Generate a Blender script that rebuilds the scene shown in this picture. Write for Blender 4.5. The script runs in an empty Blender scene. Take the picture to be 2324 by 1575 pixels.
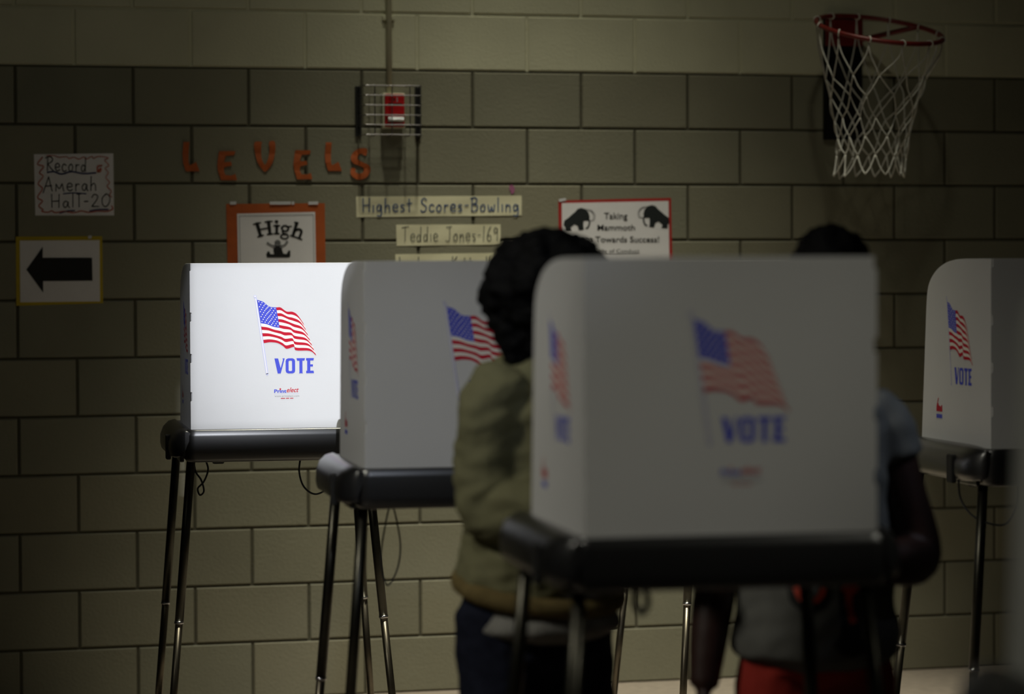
import bpy, bmesh, math, random
from mathutils import Vector, Matrix, noise
from mathutils.bvhtree import BVHTree

random.seed(7)
scene = bpy.context.scene
COL = scene.collection

# ------------------------------------------------------------------ camera
CAM = Vector((-0.63278, -9.52210, 1.52783))
CR = Vector((0.969629, -0.244531, -0.004883))      # camera right
CD = Vector((-0.011904, -0.027246, -0.999558))     # camera down
CF = Vector((0.244290, 0.969259, -0.029329))       # camera forward
FPX = 6150.0
cd = bpy.data.cameras.new('camera')
cam = bpy.data.objects.new('camera', cd)
COL.objects.link(cam)
m = Matrix((CR, -CD, -CF)).transposed().to_4x4()
m.translation = CAM
cam.matrix_world = m
cd.sensor_width = 36.0
cd.sensor_fit = 'HORIZONTAL'
cd.lens = FPX / 2324.0 * 36.0
cd.clip_end = 100
cd.dof.use_dof = True
cd.dof.focus_distance = 8.1
cd.dof.aperture_fstop = 2.05
scene.camera = cam

scene.view_settings.view_transform = 'Standard'
scene.view_settings.look = 'None'
scene.view_settings.gamma = 1.0
scene.view_settings.use_curve_mapping = False
scene.view_settings.exposure = 0.0

# ------------------------------------------------------------------ light
w = bpy.data.worlds.new('world')
scene.world = w
w.use_nodes = True
w.node_tree.nodes['Background'].inputs[0].default_value = (0.95, 1.0, 0.85, 1)
w.node_tree.nodes['Background'].inputs[1].default_value = 0.005


def aim(o, target):
    d = Vector(target) - o.location
    o.rotation_euler = d.to_track_quat('-Z', 'Y').to_euler()


def area(name, loc, target, size, power, color, spread=180, sy=None):
    l = bpy.data.lights.new(name, 'AREA')
    l.energy = power
    l.color = color
    l.size = size
    if sy:
        l.shape = 'RECTANGLE'
        l.size_y = sy
    l.spread = math.radians(spread)
    o = bpy.data.objects.new(name, l)
    o.location = loc
    aim(o, target)
    COL.objects.link(o)
    return o


def spot(name, loc, target, angle, power, color, blend=0.3, radius=0.1):
    l = bpy.data.lights.new(name, 'SPOT')
    l.energy = power
    l.color = color
    l.spot_size = math.radians(angle)
    l.spot_blend = blend
    l.shadow_soft_size = radius
    o = bpy.data.objects.new(name, l)
    o.location = loc
    aim(o, target)
    COL.objects.link(o)
    return o


# shaft of daylight: a lamp outside, trimmed by the slot of the added mask wall
SUN = Vector((-1.73, -16.5, 6.18))
spot('daylight_outside', SUN, (0.93, -1.48, 1.40), 6.6, 12300, (0.90, 0.93, 1.0), 1.0, 0.02)
# gym ceiling lamps, then two added fills
spot('ceiling_lamp_high', (1.35, -2.8, 9.0), (1.86, -1.0, 0.0), 27, 3300, (1.0, 0.97, 0.78), 1.0, 0.2)
spot('ceiling_lamp_middle', (-0.1, -3.0, 5.2), (1.1, 0.0, 1.7), 48, 26, (1.0, 0.97, 0.76), 1.0, 0.12)
spot('ceiling_lamp_right', (2.0, -3.0, 5.2), (2.2, 0.0, 1.6), 50, 34, (1.0, 0.97, 0.76), 1.0, 0.12)
spot('ceiling_lamp_left', (-3.0, -5.5, 4.5), (0.25, -3.9, 1.2), 41, 330, (1.0, 0.96, 0.82), 1.0, 0.25)
spot('big_booth_fill', (5.4, -9.0, 4.4), (0.80, -4.95, 1.25), 11, 290, (1.0, 0.97, 0.82), 1.0, 0.2)  # added fill for the front of the large blurred booth
spot('edge_booth_fill', (-3.0, -8.6, 4.6), (0.75, -6.75, 1.25), 13, 110, (1.0, 0.97, 0.76), 1.0, 0.2)  # added fill for the left panel of the nearest booth
# added cool spot from high right, for the grey shirt's sleeve
spot('sleeve_fill', (3.6, -6.0, 5.2), (1.53, -4.28, 1.22), 4.4, 260, (0.72, 0.82, 1.0), 1.0, 0.1)
# added cool fill on the half-covered booth, high behind the camera's left
spot('booth_cool_fill', (-0.85, -11.2, 4.45), (0.74, -3.35, 1.22), 7.5, 270, (0.80, 0.87, 1.0), 0.8, 0.15)


# ------------------------------------------------------------------ materials
def mat(name, color, rough=0.6, metal=0.0, spec=0.5, var=0.0, vscale=8.0, bump=0.0, bscale=60.0, coat=0.0, trans=0.0):
    mt = bpy.data.materials.new(name)
    mt.use_nodes = True
    nt = mt.node_tree
    b = nt.nodes['Principled BSDF']
    b.inputs['Base Color'].default_value = (*color, 1)
    b.inputs['Roughness'].default_value = rough
    b.inputs['Metallic'].default_value = metal
    b.inputs['Specular IOR Level'].default_value = spec
    b.inputs['Coat Weight'].default_value = coat
    tc = nt.nodes.new('ShaderNodeTexCoord')
    if var > 0:
        n = nt.nodes.new('ShaderNodeTexNoise')
        n.inputs['Scale'].default_value = vscale
        n.inputs['Detail'].default_value = 5
        nt.links.new(tc.outputs['Object'], n.inputs['Vector'])
        r = nt.nodes.new('ShaderNodeMapRange')
        r.inputs['From Min'].default_value = 0.3
        r.inputs['From Max'].default_value = 0.7
        r.inputs['To Min'].default_value = 1 - var
        r.inputs['To Max'].default_value = 1 + var
        nt.links.new(n.outputs['Fac'], r.inputs['Value'])
        mx = nt.nodes.new('ShaderNodeVectorMath')
        mx.operation = 'SCALE'
        mx.inputs[0].default_value = color
        nt.links.new(r.outputs['Result'], mx.inputs['Scale'])
        nt.links.new(mx.outputs[0], b.inputs['Base Color'])
    if bump > 0:
        n2 = nt.nodes.new('ShaderNodeTexNoise')
        n2.inputs['Scale'].default_value = bscale
        n2.inputs['Detail'].default_value = 4
        nt.links.new(tc.outputs['Object'], n2.inputs['Vector'])
        bp = nt.nodes.new('ShaderNodeBump')
        bp.inputs['Strength'].default_value = bump
        bp.inputs['Distance'].default_value = 0.01
        nt.links.new(n2.outputs['Fac'], bp.inputs['Height'])
        nt.links.new(bp.outputs['Normal'], b.inputs['Normal'])
    return mt


def wall_mat(name, color, spec=0.3, rough=0.55):
    """painted block: a slight tint of its own on every block (attribute), fine pitting"""
    mt = mat(name, color, rough, 0, spec, 0, 1, 0.18, 90)
    nt = mt.node_tree
    b = nt.nodes['Principled BSDF']
    at = nt.nodes.new('ShaderNodeAttribute')
    at.attribute_name = 'tint'
    n = nt.nodes.new('ShaderNodeTexNoise')
    n.inputs['Scale'].default_value = 3.0
    n.inputs['Detail'].default_value = 6
    tc = nt.nodes.new('ShaderNodeTexCoord')
    nt.links.new(tc.outputs['Object'], n.inputs['Vector'])
    r = nt.nodes.new('ShaderNodeMapRange')
    r.inputs['From Min'].default_value = 0.3
    r.inputs['From Max'].default_value = 0.7
    r.inputs['To Min'].default_value = 0.93
    r.inputs['To Max'].default_value = 1.07
    nt.links.new(n.outputs['Fac'], r.inputs['Value'])
    mul = nt.nodes.new('ShaderNodeVectorMath')
    mul.operation = 'MULTIPLY'
    mul.inputs[1].default_value = color
    nt.links.new(at.outputs['Color'], mul.inputs[0])
    sc = nt.nodes.new('ShaderNodeVectorMath')
    sc.operation = 'SCALE'
    nt.links.new(mul.outputs[0], sc.inputs[0])
    nt.links.new(r.outputs['Result'], sc.inputs['Scale'])
    nt.links.new(sc.outputs[0], b.inputs['Base Color'])
    return mt


M = {}
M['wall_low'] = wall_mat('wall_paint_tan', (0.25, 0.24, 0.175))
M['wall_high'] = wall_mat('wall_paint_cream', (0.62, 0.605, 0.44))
M['mortar_low'] = mat('mortar_dark', (0.075, 0.07, 0.045), 0.9, bump=0.3)  # grimy joint colour, darkened further to stand in for groove shade
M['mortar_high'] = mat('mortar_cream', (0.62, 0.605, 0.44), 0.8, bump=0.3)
M['floor'] = mat('floor_tile', (0.34, 0.285, 0.235), 0.5, 0, 0.4, 0.12, 25, 0.1, 150)
M['panel'] = mat('corrugated_plastic', (0.80, 0.80, 0.80), 0.5, 0, 0.3, 0.02, 4, 0.03, 300)
nt = M['panel'].node_tree          # thin plastic lets a little light through
tl = nt.nodes.new('ShaderNodeBsdfTranslucent')
tl.inputs['Color'].default_value = (0.8, 0.8, 0.8, 1)
mx = nt.nodes.new('ShaderNodeMixShader')
mx.inputs[0].default_value = 0.22
nt.links.new(nt.nodes['Principled BSDF'].outputs[0], mx.inputs[1])
nt.links.new(tl.outputs[0], mx.inputs[2])
nt.links.new(mx.outputs[0], nt.nodes['Material Output'].inputs['Surface'])
M['tray'] = mat('black_plastic', (0.010, 0.010, 0.011), 0.34, 0, 1.0, 0, 1, 0.006, 300)
tb = M['tray'].node_tree.nodes['Principled BSDF']
tb.inputs['Coat Weight'].default_value = 0.7
tb.inputs['Coat Roughness'].default_value = 0.33
M['leg'] = mat('steel_tube', (0.075, 0.072, 0.058), 0.38, 1.0, 0.5, 0.1, 30)
M['leg_low'] = mat('steel_tube_inner', (0.17, 0.15, 0.115), 0.35, 1.0, 0.5, 0.1, 30)
M['chrome'] = mat('bright_steel', (0.60, 0.60, 0.62), 0.22, 1.0, 0.5, 0.03, 40)
M['rubber'] = mat('black_rubber', (0.012, 0.012, 0.012), 0.8, bump=0.1)
M['cord'] = mat('black_cord', (0.008, 0.008, 0.008), 0.6, bump=0.1)
M['blue'] = mat('blue_ink', (0.065, 0.085, 0.60), 0.6, 0, 0.15, var=0.03)
M['red'] = mat('red_ink', (0.52, 0.006, 0.028), 0.6, 0, 0.15, var=0.03)
M['cream'] = mat('cream_ink', (0.84, 0.80, 0.74), 0.5, var=0.02)
M['pale'] = mat('pale_lilac_ink', (0.50, 0.52, 0.76), 0.5, var=0.02)
M['black'] = mat('black_ink', (0.006, 0.006, 0.006), 0.6, var=0.03)
M['grey'] = mat('grey_ink', (0.22, 0.22, 0.23), 0.6, var=0.03)
M['paper'] = mat('white_paper', (0.86, 0.84, 0.87), 0.7, var=0.03, bump=0.05)
M['strip'] = mat('cream_paper', (0.78, 0.74, 0.52), 0.7, var=0.03, bump=0.05)
M['orange'] = mat('orange_paper', (0.46, 0.095, 0.015), 0.65, var=0.10, vscale=20, bump=0.08)
M['yellow'] = mat('yellow_paper', (0.55, 0.40, 0.01), 0.65, var=0.05, bump=0.05)
M['redpaper'] = mat('red_paper', (0.42, 0.02, 0.015), 0.65, var=0.05, bump=0.05)
M['marker'] = mat('black_marker', (0.012, 0.016, 0.018), 0.6, var=0.1)
M['pencil'] = mat('grey_marker', (0.06, 0.065, 0.055), 0.6, var=0.1)
M['bluemarker'] = mat('blue_marker', (0.02, 0.07, 0.22), 0.6, var=0.2, vscale=60)
M['navy'] = mat('navy_marker', (0.015, 0.03, 0.16), 0.6, var=0.2, vscale=60)
M['crayon'] = mat('orange_crayon', (0.55, 0.10, 0.04), 0.7, var=0.2, vscale=80)
M['tape'] = mat('clear_tape', (0.75, 0.75, 0.78), 0.12, 0, 0.9, var=0.05)
M['pink'] = mat('pink_paper', (0.40, 0.13, 0.26), 0.7, var=0.05)
M['rim'] = mat('red_rim_paint', (0.16, 0.010, 0.007), 0.4, 0, 0.5, 0.25, 30)
M['plate'] = mat('black_steel', (0.004, 0.004, 0.004), 0.7, 0, 0.2, 0.1, 20)
M['net'] = mat('white_net_cord', (0.62, 0.60, 0.54), 0.85, var=0.15, vscale=50)
M['conduit'] = mat('painted_conduit', (0.62, 0.605, 0.44), 0.5, var=0.03)
M['guard'] = mat('dark_steel', (0.05, 0.05, 0.05), 0.4, 0.6, 0.5, 0.1, 60)
M['alarm'] = mat('red_alarm_plastic', (0.40, 0.010, 0.012), 0.35, 0, 0.5, 0.05)
M['wirew'] = mat('bright_wire', (0.28, 0.27, 0.28), 0.3, 1.0, 0.5, 0.05, 60)
M['skinA'] = mat('brown_skin', (0.075, 0.035, 0.02), 0.5, var=0.08, vscale=15, bump=0.05)
M['skinB'] = mat('dark_brown_skin', (0.028, 0.010, 0.007), 0.5, var=0.08, vscale=15, bump=0.05)
M['hair'] = mat('black_hair', (0.002, 0.002, 0.0025), 0.7, 0, 0.15, 0.2, 80, 0.5, 160)
M['jacket'] = mat('olive_cotton', (0.175, 0.168, 0.092), 0.8, 0, 0.2, 0.12, 18, 0.25, 200)
M['rib'] = mat('brown_rib_knit', (0.16, 0.12, 0.05), 0.9, 0, 0.1, 0.2, 40, 0.4, 150)
M['tee'] = mat('pale_grey_jersey', (0.24, 0.235, 0.22), 0.9, 0, 0.1, 0.06, 20, 0.15, 200)
M['jeans'] = mat('dark_denim', (0.012, 0.014, 0.026), 0.85, 0, 0.1, 0.25, 40, 0.3, 220)
M['shirt'] = mat('grey_jersey', (0.13, 0.13, 0.12), 0.9, 0, 0.1, 0.06, 20, 0.15, 200)
M['coral'] = mat('coral_cotton', (0.30, 0.030, 0.022), 0.85, 0, 0.1, 0.08, 20, 0.15, 200)
M['shoe'] = mat('black_shoe', (0.015, 0.015, 0.016), 0.5, bump=0.05)
M['eye'] = mat('eye_white', (0.6, 0.58, 0.55), 0.2, var=0.02)
M['lip'] = mat('lip_skin', (0.10, 0.03, 0.025), 0.4, var=0.05)
M['print_red'] = mat('red_print', (0.55, 0.05, 0.02), 0.7, var=0.1)


# ------------------------------------------------------------------ mesh helpers
def link(name, bm, mats, parent=None, smooth=False, angle=None):
    me = bpy.data.meshes.new(name)
    bm.normal_update()
    bm.to_mesh(me)
    bm.free()
    return link_mesh(name, me, mats, parent, smooth)


def link_mesh(name, me, mats, parent=None, smooth=False):
    if not isinstance(mats, (list, tuple)):
        mats = [mats]
    for mm in mats:
        me.materials.append(mm)
    if smooth:
        for p in me.polygons:
            p.use_smooth = True
    o = bpy.data.objects.new(name, me)
    COL.objects.link(o)
    if parent:
        o.parent = parent
    return o


def thing(name, label, cat, loc=(0, 0, 0), rz=0, group=None):
    o = bpy.data.objects.new(name, None)
    o.empty_display_size = 0.1
    COL.objects.link(o)
    o.location = loc
    o.rotation_euler = (0, 0, rz)
    return tag(o, label, cat, group)


def tag(o, label, cat, group=None):
    o['label'] = label
    o['category'] = cat
    if group:
        o['group'] = group
    return o


def struct(o):
    o['kind'] = 'structure'
    return o


def add_box(bm, lo, hi, bevel=0.0, seg=2, mi=0):
    x0, y0, z0 = lo
    x1, y1, z1 = hi
    t = bmesh.new()
    vs = [t.verts.new(c) for c in ((x0, y0, z0), (x1, y0, z0), (x1, y1, z0), (x0, y1, z0), (x0, y0, z1), (x1, y0, z1), (x1, y1, z1), (x0, y1, z1))]
    for f in ((0, 3, 2, 1), (4, 5, 6, 7), (0, 1, 5, 4), (1, 2, 6, 5), (2, 3, 7, 6), (3, 0, 4, 7)):
        t.faces.new([vs[i] for i in f])
    if bevel > 0:
        bmesh.ops.bevel(t, geom=t.edges[:], offset=bevel, segments=seg, profile=0.5, affect='EDGES')
    merge(bm, t, mi)


def merge(bm, t, mi=0, mtx=None):
    vm = {}
    for v in t.verts:
        vm[v] = bm.verts.new(mtx @ v.co if mtx else v.co)
    for f in t.faces:
        try:
            nf = bm.faces.new([vm[v] for v in f.verts])
            nf.material_index = mi if mi is not None else f.material_index
            nf.smooth = f.smooth
        except ValueError:
            pass
    t.free()


def add_prism(bm, pts, a, b, axis='y', bevel=0.0, mi=0, seg=2):
    """extrude a 2D outline along an axis from a to b"""
    t = bmesh.new()

    def P(p, h):
        if axis == 'y':
            return (p[0], h, p[1])
        if axis == 'x':
            return (h, p[0], p[1])
        return (p[0], p[1], h)
    lo = [t.verts.new(P(p, a)) for p in pts]
    hi = [t.verts.new(P(p, b)) for p in pts]
    t.faces.new(lo)
    t.faces.new(hi[::-1])
    n = len(pts)
    for i in range(n):
        j = (i + 1) % n
        t.faces.new((lo[i], hi[i], hi[j], lo[j]))
    bmesh.ops.recalc_face_normals(t, faces=t.faces[:])
    if bevel > 0:
        es = [e for e in t.edges if len(e.link_faces) == 2 and e.calc_face_angle(0) > 0.5]
        bmesh.ops.bevel(t, geom=es, offset=bevel, segments=seg, profile=0.5, affect='EDGES')
    merge(bm, t, mi)


def add_tube(bm, pts, r, n=10, mi=0, closed=False, radii=None, cap=True):
    pts = [Vector(p) for p in pts]
    N = len(pts)
    rings = []
    up = Vector((0, 0, 1))
    prev = None
    for i, p in enumerate(pts):
        if closed:
            d = pts[(i + 1) % N] - pts[i - 1]
        else:
            d = pts[min(i + 1, N - 1)] - pts[max(i - 1, 0)]
        d.normalize()
        if prev is None:
            a = d.cross(up)
            if a.length < 1e-3:
                a = d.cross(Vector((1, 0, 0)))
        else:
            a = prev - d * prev.dot(d)
        a.normalize()
        b = d.cross(a)
        prev = a
        rr = radii[i] if radii else r
        rings.append([bm.verts.new(p + (a * math.cos(t) + b * math.sin(t)) * rr) for t in [2 * math.pi * k / n for k in range(n)]])
    L = N if closed else N - 1
    for i in range(L):
        A, B = rings[i], rings[(i + 1) % N]
        for k in range(n):
            f = bm.faces.new((A[k], A[(k + 1) % n], B[(k + 1) % n], B[k]))
            f.material_index = mi
            f.smooth = True
    if not closed and cap:
        f = bm.faces.new(rings[0][::-1]); f.material_index = mi
        f = bm.faces.new(rings[-1]); f.material_index = mi


def smooth_path(pts, n=6, closed=False):
    out = []
    N = len(pts)
    pts = [Vector(p) for p in pts]
    if N < 3:
        return pts
    rng = range(N if closed else N - 1)
    for i in rng:
        if closed:
            p0, p1, p2, p3 = pts[i - 1], pts[i], pts[(i + 1) % N], pts[(i + 2) % N]
        else:
            p1, p2 = pts[i], pts[i + 1]
            p0 = pts[i - 1] if i > 0 else p1 * 2 - p2
            p3 = pts[i + 2] if i + 2 < N else p2 * 2 - p1
        for k in range(n):
            t = k / n
            out.append(0.5 * ((2 * p1) + (p2 - p0) * t + (2 * p0 - 5 * p1 + 4 * p2 - p3) * t * t + (3 * p1 - p0 - 3 * p2 + p3) * t ** 3))
    if not closed:
        out.append(pts[-1])
    return out


# pixel of the photograph -> point on the wall plane (y = off)
def W(u, v, off=0.0):
    d = CR * ((u - 1162) / FPX) + CD * ((v - 787.5) / FPX) + CF
    return CAM + d * ((off - CAM.y) / d.y)


# camera ground frame: lateral (right), distance -> world xy
GR = Vector((0.96964, -0.24453)).normalized()
GF = Vector((0.24433, 0.96970)).normalized()


def G(lat, dist):
    return Vector((CAM.x, CAM.y)) + GR * lat + GF * dist


# ------------------------------------------------------------------ 2D drawing
class Draw:
    """flat ink shapes drawn in 2D; f maps (u, v) to a 3D point"""
    def __init__(self, f):
        self.bm = bmesh.new()
        self.f = f
        self.mats = []

    def mi(self, m):
        if m not in self.mats:
            self.mats.append(m)
        return self.mats.index(m)

    def poly(self, pts, m, lift=0):
        try:
            fc = self.bm.faces.new([self.bm.verts.new(self.f(p[0], p[1], lift)) for p in pts])
            fc.material_index = self.mi(m)
        except ValueError:
            pass

    def stroke(self, pts, wd, m, lift=0, sm=5, wobble=0.0):
        P = smooth_path([(p[0], p[1], 0) for p in pts], sm) if (len(pts) > 2 and sm > 1) else [Vector((p[0], p[1], 0)) for p in pts]
        k = self.mi(m)
        n = len(P)
        pr = None
        # extend the ends by half the width
        P[0] = P[0] + (P[0] - P[1]).normalized() * wd * 0.35
        P[-1] = P[-1] + (P[-1] - P[-2]).normalized() * wd * 0.35
        for i in range(n):
            d = (P[min(i + 1, n - 1)] - P[max(i - 1, 0)])
            if d.length < 1e-9:
                d = Vector((1, 0, 0))
            d.normalize()
            s = Vector((-d.y, d.x, 0)) * wd * 0.5 * (1 + wobble * math.sin(i * 1.7))
            a, b = P[i] + s, P[i] - s
            va = self.bm.verts.new(self.f(a.x, a.y, lift))
            vb = self.bm.verts.new(self.f(b.x, b.y, lift))
            if pr:
                fc = self.bm.faces.new((pr[0], pr[1], vb, va))
                fc.material_index = k
            pr = (va, vb)

    def disc(self, c, r, m, n=8, lift=0, ry=None):
        ry = ry or r
        self.poly([(c[0] + r * math.cos(2 * math.pi * i / n), c[1] + ry * math.sin(2 * math.pi * i / n)) for i in range(n)], m, lift)

    def text(self, s, x0, x1, base, cap, m, bold=0.0, shear=0.0, lift=0, fit=True):
        """built-in font, capitals `cap` tall on baseline `base` (v grows downward), between x0 and x1"""
        cu = bpy.data.curves.new('txt', 'FONT')
        cu.body = s
        cu.size = 1.0
        cu.offset = bold
        cu.shear = shear
        cu.resolution_u = 3
        o = bpy.data.objects.new('txt', cu)
        COL.objects.link(o)
        dg = bpy.context.evaluated_depsgraph_get()
        me = bpy.data.meshes.new_from_object(o.evaluated_get(dg))
        bpy.data.objects.remove(o)
        bpy.data.curves.remove(cu)
        xs = [v.co.x for v in me.vertices]
        mn, mx = min(xs), max(xs)
        k = self.mi(m)
        sc = cap / 0.73
        sx = (x1 - x0) / (mx - mn) if fit else sc
        vs = [self.bm.verts.new(self.f(x0 + (v.co.x - mn) * sx, base - v.co.y * sc, lift)) for v in me.vertices]
        for p in me.polygons:
            try:
                fc = self.bm.faces.new([vs[i] for i in p.vertices])
                fc.material_index = k
            except ValueError:
                pass
        bpy.data.meshes.remove(me)

    def build(self, name, parent, facing=None):
        if facing:
            self.bm.normal_update()
            fl = [f for f in self.bm.faces if f.normal.dot(Vector(facing)) < 0]
            bmesh.ops.reverse_faces(self.bm, faces=fl)
        return link(name, self.bm, [M[k] for k in self.mats], parent)


# handwriting: strokes in a box one cap high, x from 0; y up
HW = {
    'R': (0.62, [[(0.02, .92), (.3, 1.02), (.55, .9), (.52, .68), (.2, .5)], [(.2, .98), (.17, .5), (.16, 0)], [(.2, .5), (.42, .2), (.62, .02)]]),
    'e': (0.42, [[(.05, .26), (.36, .3), (.34, .48), (.2, .54), (.06, .4), (.06, .16), (.2, .0), (.4, .08)]]),
    'c': (0.40, [[(.36, .42), (.2, .52), (.05, .32), (.1, .06), (.24, .0), (.38, .08)]]),
    'o': (0.42, [[(.2, .5), (.05, .3), (.1, .04), (.26, .02), (.36, .24), (.3, .46), (.18, .5)]]),
    'r': (0.34, [[(.08, .5), (.08, .0)], [(.08, .3), (.18, .48), (.32, .46)]]),
    'd': (0.46, [[(.34, .34), (.2, .48), (.05, .3), (.08, .06), (.22, .02), (.34, .26)], [(.38, 1.0), (.36, .0)]]),
    'A': (0.68, [[(.0, -.12), (.2, .5), (.36, 1.0)], [(.36, 1.0), (.5, .4), (.6, 0)], [(.14, .34), (.56, .38)]]),
    'm': (0.62, [[(.04, 0), (.06, .5)], [(.06, .5), (.26, .18), (.46, .52)], [(.46, .52), (.56, .0)]]),
    'a': (0.44, [[(.34, .4), (.18, .48), (.05, .26), (.12, .02), (.26, .08), (.35, .4)], [(.35, .42), (.36, .1), (.44, .0)]]),
    'h': (0.46, [[(.08, 1.0), (.06, 0)], [(.07, .3), (.22, .5), (.36, .4), (.38, 0)]]),
    'H': (0.60, [[(.06, 1.0), (.08, 0)], [(.52, 1.0), (.5, 0)], [(.07, .46), (.52, .5)]]),
    'l': (0.18, [[(.08, 1.0), (.08, 0)]]),
    'l2': (0.30, [[(.02, .98), (.28, 1.0)], [(.15, 1.0), (.16, 0)]]),
    '-': (0.34, [[(.05, .42), (.28, .44)]]),
    '2': (0.50, [[(.06, .74), (.2, .96), (.4, .88), (.38, .6), (.06, .06)], [(.06, .06), (.48, .06)]]),
    '0': (0.60, [[(.3, .96), (.08, .66), (.1, .18), (.3, .02), (.5, .3), (.54, .7), (.4, .95), (.26, .96)]]),
    'i': (0.16, [[(.08, .5), (.08, 0)]]),
    'g': (0.46, [[(.34, .42), (.18, .5), (.06, .28), (.12, .06), (.26, .1), (.36, .42)], [(.37, .46), (.38, -.1), (.3, -.32), (.08, -.3)]]),
    's': (0.36, [[(.3, .46), (.14, .5), (.08, .36), (.26, .22), (.26, .04), (.06, .02)]]),
    't': (0.36, [[(.18, .92), (.18, .0)], [(.02, .56), (.36, .6)]]),
    'S': (0.46, [[(.42, .86), (.24, 1.0), (.06, .8), (.18, .56), (.38, .4), (.36, .1), (.12, .0), (.02, .12)]]),
    'B': (0.54, [[(.1, .98), (.08, .0)], [(.0, .94), (.3, 1.0), (.44, .82), (.34, .58), (.1, .52)], [(.1, .52), (.42, .46), (.48, .2), (.3, .0), (.06, .02)]]),
    'w': (0.56, [[(.04, .48), (.1, .08), (.22, .06), (.28, .36), (.36, .06), (.46, .1), (.5, .5)]]),
    'n': (0.42, [[(.07, .5), (.07, 0)], [(.07, .28), (.2, .48), (.34, .4), (.35, 0)]]),
    'T': (0.62, [[(.0, .94), (.6, 1.02)], [(.3, 1.0), (.28, 0)]]),
    'J': (0.56, [[(.08, .98), (.56, 1.02)], [(.38, 1.0), (.38, .3), (.3, .02), (.02, .06)]]),
    '1': (0.22, [[(.12, 1.02), (.08, 0)]]),
    '6': (0.46, [[(.36, 1.0), (.14, .6), (.06, .2), (.2, .0), (.36, .1), (.36, .34), (.2, .42), (.08, .26)]]),
    '9': (0.44, [[(.36, .8), (.2, .92), (.08, .72), (.16, .54), (.34, .66), (.36, .84)], [(.37, .84), (.36, .4), (.34, .0)]]),
    'L': (0.44, [[(.08, 1.0), (.08, .02)], [(.08, .02), (.42, .04)]]),
    'K': (0.54, [[(.1, 1.0), (.08, 0)], [(.46, 1.0), (.12, .46)], [(.14, .5), (.5, .0)]]),
    ' ': (0.40, []),
}


def handwrite(d, s, x0, x1, base, cap, m, wd, slope=0.0):
    keys = list(s) if isinstance(s, str) else s
    tot = sum(HW[k][0] + 0.12 for k in keys)
    sx = (x1 - x0) / tot
    x = x0
    for k in keys:
        gw, st = HW[k]
        dy = random.uniform(-.02, .02) * cap
        for q in st:
            d.stroke([(x + p[0] * sx, base - p[1] * cap + dy + slope * (x - x0)) for p in q], wd, m)
        x += (gw + 0.12) * sx


# ------------------------------------------------------------------ setting
def build_wall():
    BW, BH = 0.4064, 0.2032
    g, b, dep = 0.0042, 0.0035, 0.005
    bm = bmesh.new()
    tint = bm.loops.layers.float_color.new('tint')
    rng = random.Random(3)

    def quad(vs, mi, t):
        f = bm.faces.new(vs)
        f.material_index = mi
        for l in f.loops:
            l[tint] = t
    X0, X1 = -4.0, 8.0
    for r in range(-8, 11):
        z1 = (11 - r) * BH
        z0 = z1 - BH
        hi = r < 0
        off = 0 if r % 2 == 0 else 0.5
        k = math.floor(X0 / BW) - 1
        while (k + off) * BW < X1:
            xa, xb = (k + off) * BW, (k + off + 1) * BW
            k += 1
            xa2, xb2 = max(xa, X0), min(xb, X1)
            if xb2 - xa2 < 0.03:
                continue
            v = rng.uniform(.92, 1.06) if not hi else rng.uniform(.985, 1.015)
            c = rng.uniform(-.02, .02) if not hi else 0
            t = (v * (1 + c), v, v * (1 - c), 1)
            o = [bm.verts.new((x, dep, z)) for x, z in ((xa2 + g, z0 + g), (xb2 - g, z0 + g), (xb2 - g, z1 - g), (xa2 + g, z1 - g))]
            gi = g + b
            i_ = [bm.verts.new((x, 0, z)) for x, z in ((xa2 + gi, z0 + gi), (xb2 - gi, z0 + gi), (xb2 - gi, z1 - gi), (xa2 + gi, z1 - gi))]
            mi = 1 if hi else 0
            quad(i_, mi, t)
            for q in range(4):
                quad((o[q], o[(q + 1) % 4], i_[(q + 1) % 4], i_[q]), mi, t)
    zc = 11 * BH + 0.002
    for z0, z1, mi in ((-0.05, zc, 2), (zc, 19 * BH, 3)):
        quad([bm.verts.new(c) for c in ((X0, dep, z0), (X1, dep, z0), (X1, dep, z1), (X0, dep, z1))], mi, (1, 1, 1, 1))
    add_box(bm, (X0, dep + .001, -0.05), (X1, 0.2, 19 * BH), 0, mi=0)
    return struct(link('wall_back', bm, [M['wall_low'], M['wall_high'], M['mortar_low'], M['mortar_high']]))


build_wall()
# added unseen wall behind the camera; its slot trims the beam to one booth
def shaft(x, z):
    """where the line from the lamp outside to a point on the lit screen crosses the wall"""
    p = Vector((x, -1.48, z))
    return SUN + (p - SUN) * ((-12.0 - SUN.y) / (p.y - SUN.y))


bm = bmesh.new()
q0, q1 = shaft(0.385, 1.012), shaft(0.93, 1.57)
for lo, hi in (((-6, -12.0, 0), (q0.x, -11.99, 11)), ((q1.x, -12.0, 0), (8, -11.99, 11)), ((q0.x, -12.0, 0), (q1.x, -11.99, q0.z)), ((q0.x, -12.0, q1.z), (q1.x, -11.99, 11))):
    add_box(bm, lo, hi)
struct(link('beam_mask_wall', bm, M['wall_low']))

bm = bmesh.new()
add_box(bm, (-8, -12, -0.1), (9, 0.2, 0.0))
struct(link('floor', bm, M['floor']))


# ------------------------------------------------------------------ voting booth
PW, PD, PT0, PT1 = 0.53, 0.50, 1.03, 1.545     # panel width, depth, bottom, top
VIS = 1.05
TB = 0.952                                      # tray underside


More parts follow.
